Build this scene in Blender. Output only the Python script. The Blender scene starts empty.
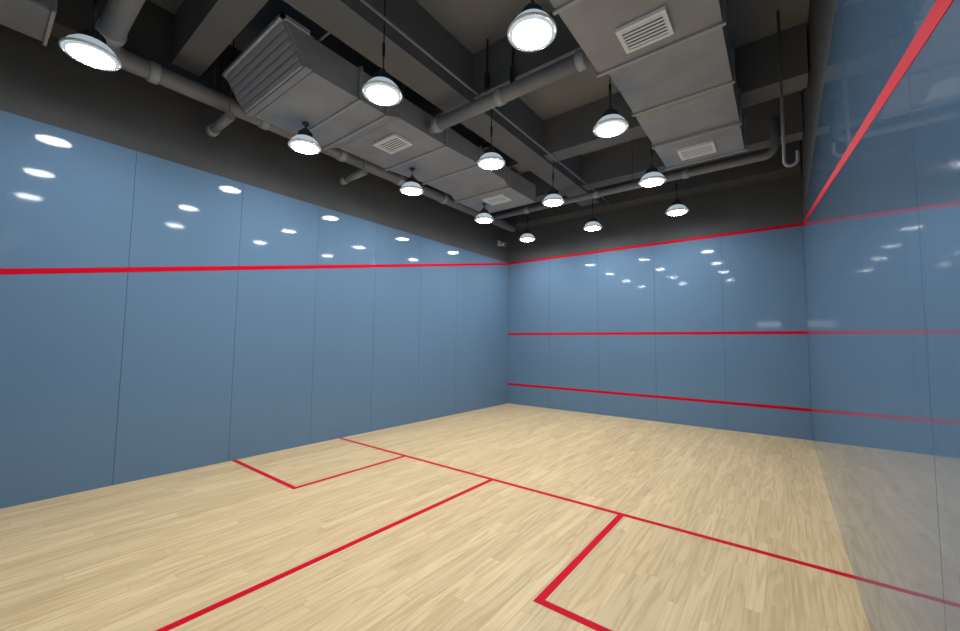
import bpy, bmesh, math, random
import numpy as np
from mathutils import Vector, Matrix
random.seed(3)
W,L,H=6.4,9.75,5.6
PT=3.89   # top of the glass panels
sc=bpy.context.scene
try:
    sc.view_settings.view_transform='Standard'
    sc.view_settings.look='None'
except Exception: pass

# ---------------------------------------------------------------- materials
def mat(name,col=(.5,.5,.5),rough=.5,metal=0.,emit=None,es=0.,spec=.5,noise=0.,nscale=6.,bump=0.,bscale=30.,coat=0.):
    m=bpy.data.materials.new(name); m.use_nodes=True
    nt=m.node_tree; b=nt.nodes['Principled BSDF']
    b.inputs['Base Color'].default_value=(*col,1); b.inputs['Roughness'].default_value=rough
    b.inputs['Metallic'].default_value=metal; b.inputs['Specular IOR Level'].default_value=spec
    b.inputs['Coat Weight'].default_value=coat
    if emit: b.inputs['Emission Color'].default_value=(*emit,1); b.inputs['Emission Strength'].default_value=es
    tc=nt.nodes.new('ShaderNodeTexCoord')
    if noise>0:
        n=nt.nodes.new('ShaderNodeTexNoise'); n.inputs['Scale'].default_value=nscale; n.inputs['Detail'].default_value=5
        nt.links.new(tc.outputs['Object'],n.inputs['Vector'])
        r=nt.nodes.new('ShaderNodeValToRGB')
        r.color_ramp.elements[0].position=.3; r.color_ramp.elements[1].position=.7
        r.color_ramp.elements[0].color=(*[c*(1-noise) for c in col],1); r.color_ramp.elements[1].color=(*[min(1,c*(1+noise)) for c in col],1)
        nt.links.new(n.outputs['Fac'],r.inputs['Fac']); nt.links.new(r.outputs['Color'],b.inputs['Base Color'])
    if bump>0:
        n=nt.nodes.new('ShaderNodeTexNoise'); n.inputs['Scale'].default_value=bscale; n.inputs['Detail'].default_value=3
        nt.links.new(tc.outputs['Object'],n.inputs['Vector'])
        bp=nt.nodes.new('ShaderNodeBump'); bp.inputs['Strength'].default_value=bump; bp.inputs['Distance'].default_value=.01
        nt.links.new(n.outputs['Fac'],bp.inputs['Height']); nt.links.new(bp.outputs['Normal'],b.inputs['Normal'])
    return m
M_dark=mat('dark_grey_paint',(.086,.088,.091),.75,noise=.08,nscale=2,bump=.15,bscale=60)
M_ceil=mat('ceiling_grey_paint',(.235,.247,.265),.8,noise=.08,nscale=1.5,bump=.15,bscale=50)
M_beam=mat('beam_grey_paint',(.16,.167,.179),.75,noise=.08,nscale=2,bump=.1,bscale=60)
M_glass=mat('blue_back_painted_glass',(.135,.226,.342),.05,spec=.14,noise=.02,nscale=.6)
M_glassr=mat('blue_back_painted_glass_dimmed',(.105,.182,.288),.04,spec=.65,noise=.02,nscale=.6)  # same glass as other walls, colour darkened so its grazing reflections look stronger
M_red=mat('red_line_paint',(.64,.003,.024),.5,spec=.05)
M_duct=mat('grey_duct_metal',(.335,.343,.36),.5,metal=.1,noise=.10,nscale=3,bump=.15,bscale=9)
M_flange=mat('duct_flange_metal',(.42,.43,.45),.45,metal=.2,noise=.05)
M_dside=mat('galvanised_metal',(.62,.63,.65),.35,metal=.3,noise=.1,nscale=8)
M_pipe=mat('grey_pipe_paint',(.25,.257,.27),.5,noise=.06,nscale=4)
M_rod=mat('dark_rod_metal',(.08,.08,.08),.5,metal=.3,noise=.05)
M_vent=mat('white_vent_metal',(.88,.90,.92),.45,noise=.02)
M_ventd=mat('vent_dark_interior',(.04,.04,.04),.8,noise=.05)
M_house=mat('black_lamp_housing',(.045,.048,.05),.4,noise=.05)
M_shade=mat('frosted_lamp_shade',(.62,.68,.74),.35,emit=(.72,.88,1),es=.42,noise=.02)
M_lens=mat('glowing_lamp_lens',(1,1,1),.3,emit=(.95,.985,1),es=112)
M_white=mat('white_plastic',(.75,.76,.77),.4,noise=.02)
M_win=mat('lit_window_pane',(.6,.7,.8),.2,emit=(.9,.95,1),es=14)
M_cable=mat('black_cable',(.02,.02,.02),.6,noise=.05)

def wood():
    m=bpy.data.materials.new('maple_plank_floor'); m.use_nodes=True
    nt=m.node_tree; N=nt.nodes.new; K=nt.links.new; b=nt.nodes['Principled BSDF']
    RH=.10
    tc=N('ShaderNodeTexCoord')
    m0=N('ShaderNodeMapping'); m0.inputs['Rotation'].default_value=(0,0,math.radians(90)); K(tc.outputs['Object'],m0.inputs['Vector'])
    sp=N('ShaderNodeSeparateXYZ'); K(m0.outputs['Vector'],sp.inputs[0])
    dv=N('ShaderNodeMath'); dv.operation='DIVIDE'; dv.inputs[1].default_value=RH; K(sp.outputs['Y'],dv.inputs[0])
    fl=N('ShaderNodeMath'); fl.operation='FLOOR'; K(dv.outputs[0],fl.inputs[0])
    wn=N('ShaderNodeTexWhiteNoise'); wn.noise_dimensions='1D'; K(fl.outputs[0],wn.inputs['W'])
    ax=N('ShaderNodeMath'); ax.operation='MULTIPLY_ADD'; ax.inputs[1].default_value=1.7; K(wn.outputs['Value'],ax.inputs[0]); K(sp.outputs['X'],ax.inputs[2])
    mp=N('ShaderNodeCombineXYZ'); K(ax.outputs[0],mp.inputs['X']); K(sp.outputs['Y'],mp.inputs['Y'])
    br=N('ShaderNodeTexBrick'); br.inputs['Scale'].default_value=1; br.inputs['Brick Width'].default_value=1.1; br.inputs['Row Height'].default_value=RH
    br.inputs['Mortar Size'].default_value=.0011; br.inputs['Mortar Smooth'].default_value=.3; br.offset=0.
    br.inputs['Color1'].default_value=(0,0,0,1); br.inputs['Color2'].default_value=(1,1,1,1); br.inputs['Mortar'].default_value=(.3,.3,.3,1)
    K(mp.outputs['Vector'],br.inputs['Vector'])
    def grain(sx,sy,scale,det,dist):
        s_=N('ShaderNodeMapping'); s_.inputs['Scale'].default_value=(sx,sy,1); K(mp.outputs['Vector'],s_.inputs['Vector'])
        ad=N('ShaderNodeVectorMath'); ad.operation='MULTIPLY_ADD'; ad.inputs[1].default_value=(7,3,19)
        K(br.outputs['Color'],ad.inputs[0]); K(s_.outputs['Vector'],ad.inputs[2])
        n1=N('ShaderNodeTexNoise'); n1.inputs['Scale'].default_value=scale; n1.inputs['Detail'].default_value=det; n1.inputs['Distortion'].default_value=dist
        K(ad.outputs[0],n1.inputs['Vector']); return n1,ad
    nA,adA=grain(.8,9,1.,2,.5)
    mu=N('ShaderNodeMath'); mu.operation='MULTIPLY'; mu.inputs[1].default_value=34; K(nA.outputs['Fac'],mu.inputs[0])
    si=N('ShaderNodeMath'); si.operation='SINE'; K(mu.outputs[0],si.inputs[0])
    ma=N('ShaderNodeMath'); ma.operation='MULTIPLY_ADD'; ma.inputs[1].default_value=.5; ma.inputs[2].default_value=.5; K(si.outputs[0],ma.inputs[0])
    nB,_=grain(1.3,60,1.,5,.3)
    mixf=N('ShaderNodeMix'); mixf.data_type='FLOAT'; mixf.inputs[0].default_value=.66
    K(ma.outputs[0],mixf.inputs[2]); K(nB.outputs['Fac'],mixf.inputs[3])
    r1=N('ShaderNodeValToRGB'); e=r1.color_ramp.elements
    e[0].position=.22; e[0].color=(.60,.41,.21,1); e[1].position=.72; e[1].color=(.765,.58,.335,1)
    x=e.new(.42); x.color=(.705,.512,.275,1)
    K(mixf.outputs[0],r1.inputs['Fac'])
    r2=N('ShaderNodeValToRGB'); r2.color_ramp.elements[0].color=(.89,.88,.86,1); r2.color_ramp.elements[1].color=(1.05,1.05,1.06,1)
    K(br.outputs['Color'],r2.inputs['Fac'])
    mx=N('ShaderNodeMix'); mx.data_type='RGBA'; mx.blend_type='MULTIPLY'; mx.inputs[0].default_value=1
    K(r1.outputs['Color'],mx.inputs[6]); K(r2.outputs['Color'],mx.inputs[7])
    m2=N('ShaderNodeMix'); m2.data_type='RGBA'; m2.blend_type='MULTIPLY'
    K(br.outputs['Fac'],m2.inputs[0]); K(mx.outputs[2],m2.inputs[6]); m2.inputs[7].default_value=(.76,.70,.62,1)
    K(m2.outputs[2],b.inputs['Base Color'])
    b.inputs['Roughness'].default_value=.36; b.inputs['Specular IOR Level'].default_value=.25
    return m
M_wood=wood()

# ---------------------------------------------------------------- mesh helpers
class MB:
    def __init__(s): s.bm=bmesh.new(); s.mats=[]
    def mi(s,m):
        if m not in s.mats: s.mats.append(m)
        return s.mats.index(m)
    def box(s,x0,x1,y0,y1,z0,z1,m,bev=0):
        r=bmesh.ops.create_cube(s.bm,size=1); vs=r['verts']
        for v in vs:
            v.co=Vector((x0+(v.co.x+.5)*(x1-x0),y0+(v.co.y+.5)*(y1-y0),z0+(v.co.z+.5)*(z1-z0)))
        fs=set(f for v in vs for f in v.link_faces)
        for f in fs: f.material_index=s.mi(m)
        if bev: 
            es=list(set(e for v in vs for e in v.link_edges))
            bmesh.ops.bevel(s.bm,geom=es,offset=bev,segments=2,affect='EDGES')
    def loft(s,rings,m,cap=True,smooth=False):
        R=[[s.bm.verts.new(p) for p in r] for r in rings]; n=len(R[0]); i_=s.mi(m)
        for a,b in zip(R,R[1:]):
            for i in range(n):
                f=s.bm.faces.new((a[i],a[(i+1)%n],b[(i+1)%n],b[i])); f.material_index=i_; f.smooth=smooth
        if cap:
            for r,fl in((R[0],True),(R[-1],False)):
                f=s.bm.faces.new(r[::-1] if fl else r); f.material_index=i_
    def lathe(s,prof,m,c=(0,0),n=40,smooth=True,cap=True):
        s.loft([[(c[0]+r*math.cos(2*math.pi*i/n),c[1]+r*math.sin(2*math.pi*i/n),z) for i in range(n)] for r,z in prof],m,cap,smooth)
    def tube(s,pts,r,m,n=16,cap=True):
        pts=[Vector(p) for p in pts]; rings=[]; up=None
        for i,p in enumerate(pts):
            t=(pts[min(i+1,len(pts)-1)]-pts[max(i-1,0)]).normalized()
            if up is None:
                a=Vector((0,0,1)) if abs(t.z)<.9 else Vector((1,0,0)); up=(a-t*a.dot(t)).normalized()
            else: up=(up-t*up.dot(t)).normalized()
            sd=t.cross(up); rr=r[i] if isinstance(r,(list,tuple)) else r
            rings.append([p+(up*math.cos(2*math.pi*k/n)+sd*math.sin(2*math.pi*k/n))*rr for k in range(n)])
        s.loft(rings,m,cap,True)
    def obj(s,name,parent=None,loc=(0,0,0)):
        bmesh.ops.recalc_face_normals(s.bm,faces=s.bm.faces)
        me=bpy.data.meshes.new(name); s.bm.to_mesh(me); s.bm.free()
        for m in s.mats: me.materials.append(m)
        o=bpy.data.objects.new(name,me); bpy.context.collection.objects.link(o); o.location=loc
        if parent: o.parent=parent
        return o
def empty(name,loc=(0,0,0)):
    o=bpy.data.objects.new(name,None); o.empty_display_size=.1; o.location=loc; bpy.context.collection.objects.link(o); return o
def tag(o,label,cat,group=None):
    o["label"]=label; o["category"]=cat
    if group: o["group"]=group
def struct(o,label=None):
    o["kind"]="structure"
    if label: o["label"]=label
def arc(c,a0,a1,r,u,v,n=8):
    c=Vector(c);u=Vector(u);v=Vector(v)
    return [c+u*math.cos(a0+(a1-a0)*i/n)*r+v*math.sin(a0+(a1-a0)*i/n)*r for i in range(n+1)]

# ---------------------------------------------------------------- room shell
m=MB(); m.box(-.2,W+.2,-.2,L+.2,-.12,0,M_wood); struct(m.obj('floor'),'pale maple plank sports floor')
m=MB(); m.box(-.2,W+.2,-.2,L+.2,H,H+.12,M_ceil); struct(m.obj('ceiling'),'dark grey painted concrete ceiling slab')
g=.004; t=.02
def seams(lo,hi,xs): 
    e=[lo]+[x for x in xs if lo<x<hi]+[hi]; return list(zip(e,e[1:]))
ys=[.53+1.17*i for i in range(8)]
m=MB(); m.box(-.2,-t,-.2,L+.2,0,H,M_dark)
for a,b in seams(0,L,ys): m.box(-t,0,a+g/2,b-g/2,.0,PT,M_glass)
struct(m.obj('wall_left'),'glossy blue glass panel wall with dark grey upper band')
m=MB(); m.box(W+t,W+.2,-.2,L+.2,0,H,M_dark)
for a,b in seams(0,L,[.05+1.17*i for i in range(1,9)]): m.box(W,W+t,a+g/2,b-g/2,.0,PT,M_glassr)
struct(m.obj('wall_right'),'glossy blue glass panel wall with dark grey upper band')
m=MB(); m.box(-t,W+t,L+t,L+.2,0,H,M_dark)
for a,b in seams(0,W,[1.28*i for i in range(1,5)]): m.box(a+g/2,b-g/2,L,L+t,.0,PT,M_glass)
struct(m.obj('wall_front'),'glossy blue glass panel wall with red court lines')
m=MB(); m.box(-t,W+t,-.2,-t,0,H,M_dark)
for a,b in seams(0,W,[1.28*i for i in range(1,5)]): m.box(a+g/2,b-g/2,-t,0,.0,2.13,M_glass)
struct(m.obj('wall_back'))
m=MB()
for i in range(5): m.box(5.28+i*.15,5.28+i*.15+.10,0.002,.012,2.34,2.60,M_win)
m.box(5.22,6.05,0.0,.006,2.28,2.66,M_dark)
struct(m.obj('window_1'),'small lit transom window with five panes')

# beams (structural trim)
tn=[0]
def beam(x0,x1,y0,y1,z0,lab,z1=H-.001,mm=None):
    tn[0]+=1; m=MB(); m.box(x0,x1,y0,y1,z0,z1,mm or M_beam); struct(m.obj('trim_%d'%tn[0]),lab)
beam(2.36,2.80,.0,L,4.90,'dark grey ceiling beam running along the court')
for y,w,z in((1.9,.3,4.98),(4.6,.3,4.98),(6.6,.34,4.95),(8.25,.3,4.95)):
    beam(2.801,W-.001,y,y+w,z,'dark grey cross beam under the ceiling')
    beam(.0,2.359,y,y+w,z,'dark grey cross beam under the ceiling')
beam(0.001,W-.001,L-.45,L-.001,4.80,'dark grey edge beam above the front wall',mm=M_dark)
beam(0.001,.3,0,L-.451,4.85,'dark grey edge beam above the side wall',mm=M_dark)

# ---------------------------------------------------------------- court lines
lw=.056
def stripe(name,boxes,label):
    m=MB()
    for b in boxes: m.box(*b,M_red)
    o=m.obj(name); tag(o,label,'court line'); return o
e=.002; SY=4.58; BX=1.65; BY=1.64
stripe('floor_line',[(0,W,SY-lw/2,SY+lw/2,0,e)],'red short line across the wooden floor from wall to wall')
stripe('floor_line',[(W/2-lw/2,W/2+lw/2,0.001,SY-lw/2-.0005,0,e)],'red half-court line running along the wooden floor')
stripe('service_box_line',[(BX-lw/2,BX+lw/2,SY-BY-lw/2,SY-lw/2-.0005,0,e),(0,BX-lw/2,SY-BY-lw/2,SY-BY+lw/2,0,e)],'red service box outline on the floor beside the long blue wall')
stripe('service_box_line',[(W-BX-lw/2,W-BX+lw/2,SY-BY-lw/2,SY-lw/2-.0005,0,e),(W-BX+lw/2,W,SY-BY-lw/2,SY-BY+lw/2,0,e)],'red service box outline on the floor near the grazing glass wall')
for z,nm in((.527,'red tin line low on the blue glass front wall'),(1.895,'red service line across the blue glass front wall'),(3.865,'red out line along the top of the front wall')):
    stripe('wall_line',[(0,W,L-e,L,z-lw/2,z+lw/2)],nm)
def sloped(x0,x1,lab,lw=.06):
    m=MB(); zb,zf=2.16,3.865
    m.loft([[(x0,0,zb-lw/2),(x1,0,zb-lw/2),(x1,0,zb+lw/2),(x0,0,zb+lw/2)],[(x0,L-.003,zf-lw/2),(x1,L-.003,zf-lw/2),(x1,L-.003,zf+lw/2),(x0,L-.003,zf+lw/2)]],M_red)
    tag(m.obj('wall_line'),lab,'court line')
sloped(0,e,'red sloping out line on the long blue side wall')
sloped(W-e,W,'red sloping out line on the reflective glass side wall')

# ---------------------------------------------------------------- pendant lamps
def make_lamp(loc,ztop=H):
    x,y,z=loc
    root=empty('pendant_lamp',(x,y,z))
    def p(mb,nm): return mb.obj(nm,root)
    top=ztop-z
    s=1 if top>.6 else 0
    m=MB(); m.lathe([(.035,top-.025),(.045,top-.02),(.045,top-.001)],M_house,n=20); p(m,'ceiling_canopy')
    m=MB(); m.tube([(0,0,.27),(0,0,max(top-.025,.28))],.007,M_cable,8)
    if s: m.tube([(0,0,.42),(0,0,.56)],.016,M_cable,10)
    p(m,'cord')
    m=MB()
    m.tube(arc((0,0,.265),0,2*math.pi,.026,(1,0,0),(0,0,1),16),.006,M_rod,8,cap=False); p(m,'hanging_hook')
    m=MB()
    m.lathe([(.02,.255),(.045,.25),(.068,.215),(.072,.165),(.09,.145),(.09,.125)],M_house,n=32)
    for k in range(16):
        a=2*math.pi*k/16; ca,sa=math.cos(a),math.sin(a); w=.004
        pr=[(.068,.14),(.092,.14),(.088,.20),(.068,.225)]
        m.loft([[(r*ca-sg*w*sa,r*sa+sg*w*ca,zz) for r,zz in pr] for sg in(-1,1)],M_house)
    p(m,'lamp_housing')
    def ring(r,zz,a): return [(r*math.cos(2*math.pi*i/48)*(1+(a if i%2 else 0)),r*math.sin(2*math.pi*i/48)*(1+(a if i%2 else 0)),zz) for i in range(48)]
    m=MB()
    m.loft([ring(r,zz,.014) for r,zz in[(.088,.14),(.125,.12),(.162,.08),(.19,.03),(.186,.028),(.158,.074),(.12,.115),(.088,.135)]],M_shade,cap=False,smooth=False)
    p(m,'lamp_shade')
    m=MB(); m.lathe([(.186,.03),(.199,.030),(.201,.020),(.196,.012),(.186,.014),(.186,.024)],M_white,n=48,cap=False); p(m,'rim_ring')
    # ribbed inner reflector between the rim and the lens
    m=MB(); m.loft([ring(r,zz,.010) for r,zz in[(.184,.022),(.170,.016),(.156,.004),(.156,.010),(.170,.022),(.184,.026)]],M_shade,cap=False); p(m,'reflector_ring')
    m=MB(); m.lathe([(.153,.014),(.153,.002),(.12,-.007),(.07,-.014),(.02,-.017)],M_lens,n=40); p(m,'lamp_lens')
    return root
G='pendant lamps under the ceiling'; LB='round black pendant lamp glowing white, hanging from ceiling'; LD='round black pendant lamp glowing white, hung below grey duct'
ZL=4.15
duct_lamps=[(1.19,3.13,4.5),(1.21,4.98,4.56),(1.25,6.94,4.52)]
for x,y,zt_ in duct_lamps: tag(make_lamp((x,y,ZL),zt_-.012),LD,'pendant lamp',G)
base=make_lamp((1.24,1.12,ZL)); tag(base,LB,'pendant lamp',G)
for x,y in [(2.86,1.12),(4.52,1.12),(2.89,3.03),(4.51,3.25),(2.87,4.95),(4.53,5.04),(2.87,6.84),(4.52,6.93),(1.20,8.75),(2.84,8.76),(4.53,8.68)]:
    r=base.copy(); bpy.context.collection.objects.link(r); r.location=(x,y,ZL)
    for ch in base.children:
        k=ch.copy(); bpy.context.collection.objects.link(k); k.parent=r

# ---------------------------------------------------------------- ducts
def rect(y,x0,x1,z0,z1): return [(x0,y,z0),(x1,y,z0),(x1,y,z1),(x0,y,z1)]
def duct(name,secs,flanges,grilles,label,zt):
    root=empty(name,((secs[0][1]+secs[0][2])/2,secs[0][0],zt))
    off=Vector(root.location)
    def p(mb,nm):
        o=mb.obj(nm,root); o.data.transform(Matrix.Translation(-off)); return o
    for a,b in zip(secs,secs[1:]):
        m=MB(); s1=(a[0]+.002,)+a[1:]; s2=(b[0]-.002,)+b[1:]
        m.loft([rect(*s1),rect(*s2)],M_duct)
        ym=(a[0]+b[0])/2; xm=(a[1]+a[2]+b[1]+b[2])/4; zm=(a[3]+b[3])/2-.012
        vs=[m.bm.verts.new(q) for q in((a[1]+.03,a[0]+.03,a[3]-.001),(a[2]-.03,a[0]+.03,a[3]-.001),(b[2]-.03,b[0]-.03,b[3]-.001),(b[1]+.03,b[0]-.03,b[3]-.001),(xm,ym,zm))]
        for i in range(4): m.bm.faces.new((vs[i],vs[(i+1)%4],vs[4]))
        p(m,'duct_section')
    for s in flanges:
        y,x0,x1,z0,z1=s; m=MB(); q=.025
        m.box(x0-q,x1+q,y-.018,y+.018,z0-q,z0+.01,M_flange); m.box(x0-q,x1+q,y-.018,y+.018,z1-.01,z1+q,M_flange)
        m.box(x0-q,x0+.01,y-.018,y+.018,z0,z1,M_flange); m.box(x1-.01,x1+q,y-.018,y+.018,z0,z1,M_flange)
        p(m,'joint_flange')
    for gx,gy,gz,wx,wy in grilles:
        m=MB(); f=.035; z0,z1=gz-.035,gz
        m.box(gx-wx/2,gx+wx/2,gy-wy/2,gy-wy/2+f,z0,z1,M_vent); m.box(gx-wx/2,gx+wx/2,gy+wy/2-f,gy+wy/2,z0,z1,M_vent)
        m.box(gx-wx/2,gx-wx/2+f,gy-wy/2+f,gy+wy/2-f,z0,z1,M_vent); m.box(gx+wx/2-f,gx+wx/2,gy-wy/2+f,gy+wy/2-f,z0,z1,M_vent)
        m.box(gx-wx/2+f,gx+wx/2-f,gy-wy/2+f,gy+wy/2-f,z1-.008,z1-.001,M_ventd)
        n=6; pt=(wy-2*f)/n
        for k in range(n):
            yy=gy-wy/2+f+(k+.5)*pt
            m.loft([[(xx,yy-pt*.26,z0+.008),(xx,yy-pt*.20,z0+.003),(xx,yy+pt*.24,z0+.003),(xx,yy+pt*.20,z0+.012)] for xx in(gx-wx/2+f,gx+wx/2-f)],M_vent)
        o=p(m,'vent_grille'); o["label"]="white louvred air vent grille"
    for fx in (secs[0][1]+.02,secs[0][2]-.04):
        m=MB(); yy=secs[1][0]+.3; m.tube([(fx,yy,zt),(fx,yy,H-.002)],.006,M_rod,6); p(m,'hanger_rod')
    tag(root,label,'air duct')
    return root,off,p
zt=4.87
secs=[(2.66,.78,2.18,4.5,zt),(3.65,.78,2.18,4.5,zt),(3.85,.82,2.18,4.56,zt),(4.75,.82,2.18,4.56,zt),(5.6,.85,2.16,4.6,zt),(6.35,.85,2.14,4.6,zt),(6.5,.85,2.14,4.52,zt),(7.5,.85,2.14,4.52,zt)]
fl=[(3.25,.78,2.18,4.5,zt),(3.65,.78,2.18,4.5,zt),(4.75,.82,2.18,4.56,zt),(5.6,.85,2.16,4.6,zt),(6.5,.85,2.14,4.52,zt)]
r,off,p=duct('air_duct',secs,fl,[(1.62,4.22,4.55,.48,.34),(1.62,6.88,4.515,.48,.34)],'long grey sheet-metal duct with flanges and white vents',zt)
# slanted end hood
def sl(y,dy,x0,x1,z0,z1): return [(x0,y,z0),(x1,y,z0),(x1,y-dy,z1),(x0,y-dy,z1)]
m=MB(); m.loft([sl(2.58,.24,.72,2.20,4.50,4.87),sl(2.655,0,.76,2.20,4.5,4.87)],M_duct); p(m,'end_hood')
m=MB()
for k in range(6):
    z=4.51+k*.06; yy=2.575-(z-4.5)/.37*.24; z2=z+.036; y2=2.575-(z2-4.5)/.37*.24
    m.loft([[(x_,yy,z),(x_,yy-.02,z),(x_,y2-.02,z2),(x_,y2,z2)] for x_ in(.78,2.16)],M_flange)
m.box(.70,.74,2.30,2.60,4.86,4.90,M_dside); m.box(.70,2.22,2.30,2.34,4.86,4.90,M_dside); m.box(2.18,2.22,2.30,2.60,4.86,4.90,M_dside)
p(m,'end_louver')
zt=4.92
secs=[(1.2,4.6,5.72,4.5,zt),(4.5,4.6,5.72,4.5,zt),(4.62,4.64,5.70,4.58,zt),(5.6,4.64,5.70,4.58,zt),(5.72,4.66,5.70,4.52,zt),(6.45,4.66,5.70,4.52,zt),(6.5,4.66,5.70,4.48,zt),(7.3,4.66,5.70,4.48,zt)]
fl=[(2.3,4.6,5.72,4.5,zt),(3.5,4.6,5.72,4.5,zt),(4.5,4.6,5.72,4.5,zt),(5.6,4.64,5.7,4.58,zt),(6.47,4.66,5.7,4.5,zt),(7.28,4.66,5.7,4.48,zt)]
duct('air_duct',secs,fl,[(5.15,4.16,4.49,.42,.33),(5.15,6.88,4.475,.46,.34)],'wide grey sheet-metal duct with stepped sections and white vents',zt)

# ---------------------------------------------------------------- pipes
def pipe(name,pts,r,label,collars=(),hang=(),m0=None):
    root=MB(); root.tube(pts,r,m0 or M_pipe,18); o=root.obj(name)
    for c,d in collars:
        c=Vector(c); d=Vector(d); m=MB(); m.tube([c-d*.05,c-d*.045,c+d*.045,c+d*.05],[r+.001,r+.014,r+.014,r+.001],M_flange,18); m.obj('pipe_collar',o)
    for c in hang:
        m=MB(); m.tube([(c[0],c[1],c[2]+r),(c[0],c[1],H-.002)],.006,M_rod,6); m.obj('hanger_rod',o)
    tag(o,label,'pipe'); return o
Y=Vector((0,1,0)); X=Vector((1,0,0))
pts=[(3.2,1.28,4.66)]+[(.70,1.28,4.66)]+arc((.70,1.48,4.66),-math.pi/2,-math.pi,.2,(1,0,0),(0,1,0))[1:]+[(.5,1.6,4.66),(.5,9.2,4.66)]
pipe('ventilation_pipe',pts,.10,'thick grey pipe running along the top of the blue wall',[((.5,y,4.66),Y) for y in(1.7,2.9,4.1,5.3,6.5,7.7)]+[((.9,1.28,4.66),X)],[(.5,y,4.66) for y in(2.3,3.6,5.8,7.4)])
for y,zz in((2.42,4.5),(4.40,4.56)): pipe('branch_pipe',[(.06,y,4.42),(.72,y,4.42)],.055,'short grey branch pipe pointing at the side wall',[((.14,y,4.42),X)],[(.32,y,4.42),(.68,y,4.42)])
pipe('branch_pipe',[(2.22,4.40,4.66),(4.56,4.40,4.66)],.085,'grey round pipe linking the two ducts',[((2.35,4.40,4.66),X),((4.45,4.40,4.66),X),((3.4,4.40,4.66),X)],[(3.6,4.40,4.66)])
pts=[(.75,8.06,4.62),(5.9,8.06,4.62)]+arc((5.9,8.06,4.77),-math.pi/2,0,.15,(1,0,0),(0,0,1))[1:]+[(6.05,8.06,5.2)]
pipe('water_pipe',pts,.06,'slim grey pipe crossing below the ceiling with upturned elbow',[((x,8.06,4.62),X) for x in(1.6,3.2,4.8)],[(x,8.06,4.62) for x in(2.2,3.9,5.4)])
pts=[(6.13,6.2,H-.002),(6.13,6.2,3.76)]+arc((6.19,6.2,3.76),math.pi,2*math.pi,.06,(1,0,0),(0,0,1))+[(6.25,6.2,3.86)]
pipe('hanging_conduit',pts,.016,'thin grey conduit hanging down with hooked end')
pipe('electrical_conduit',[(3.05,0.1,4.82),(3.05,9.2,4.82)],.016,'thin grey conduit running along the ceiling beam')
pipe('electrical_conduit',[(2.3,0.1,4.93),(2.3,1.6,4.93)],.014,'thin grey conduit running beside the beam')
for y in(2.75,5.75): pipe('electrical_conduit',[(.35,y,4.93),(2.34,y,4.93)],.012,'thin grey conduit crossing above the duct')
for x,y,zb in((3.48,4.55,4.86),(3.12,4.5,4.90)):
    m=MB(); m.lathe([(.012,H-.002),(.012,zb+.24),(.035,zb+.22),(.035,zb+.02),(.018,zb)],M_cable,c=(x,y),n=16); o=m.obj('sprinkler_drop'); tag(o,'black hanging sprinkler drop under the ceiling','sprinkler')

# air unit near the near corner
root=MB(); root.box(.32,.95,.15,.90,4.58,4.90,M_duct,bev=.01); o=root.obj('air_handling_unit')
m=MB()
for k in range(5): m.box(.38,.90,.905,.915,4.62+k*.05,4.645+k*.05,M_flange)
m.obj('louver',o); m=MB(); m.box(.30,.97,.88,.905,4.56,4.58,M_dside); m.obj('flange',o)
for hx in(.4,.87): m=MB(); m.tube([(hx,.5,4.90),(hx,.5,H-.002)],.008,M_rod,6); m.obj('hanger_rod',o)
tag(o,'grey sheet-metal air handling box hung near the wall','air handling unit')
# corner security camera
root=MB(); root.box(-t,.03,9.23,9.33,4.28,4.42,M_white,bev=.008); o=root.obj('security_camera')
m=MB(); m.tube([(.03,9.28,4.33),(.12,9.26,4.31),(.24,9.20,4.27)],[.03,.045,.045],M_white,16); m.obj('camera_body',o)
m=MB(); m.tube([(.24,9.20,4.27),(.25,9.195,4.267)],[.032,.03],M_cable,16); m.obj('camera_lens',o)
tag(o,'small white security camera mounted high in the corner','security camera')

# ---------------------------------------------------------------- world, camera
w=bpy.data.worlds.new('World'); sc.world=w; w.use_nodes=True
w.node_tree.nodes['Background'].inputs[0].default_value=(.5,.55,.6,1); w.node_tree.nodes['Background'].inputs[1].default_value=.05
f,yaw,pit,rol=394.04,.6557,.0687,.0109
F=Vector((-math.sin(yaw)*math.cos(pit),math.cos(yaw)*math.cos(pit),math.sin(pit)))
R=Vector((math.cos(yaw),math.sin(yaw),0)); U=R.cross(F)
R2=R*math.cos(rol)+U*math.sin(rol); U2=-R*math.sin(rol)+U*math.cos(rol)
cd=bpy.data.cameras.new('camera'); co=bpy.data.objects.new('camera',cd); bpy.context.collection.objects.link(co)
mw=Matrix((R2,U2,-F)).transposed().to_4x4(); mw.translation=Vector((6.0514,.5937,1.6512)); co.matrix_world=mw
cd.sensor_width=36; cd.lens=f/960*36; cd.clip_start=.02
sc.camera=co
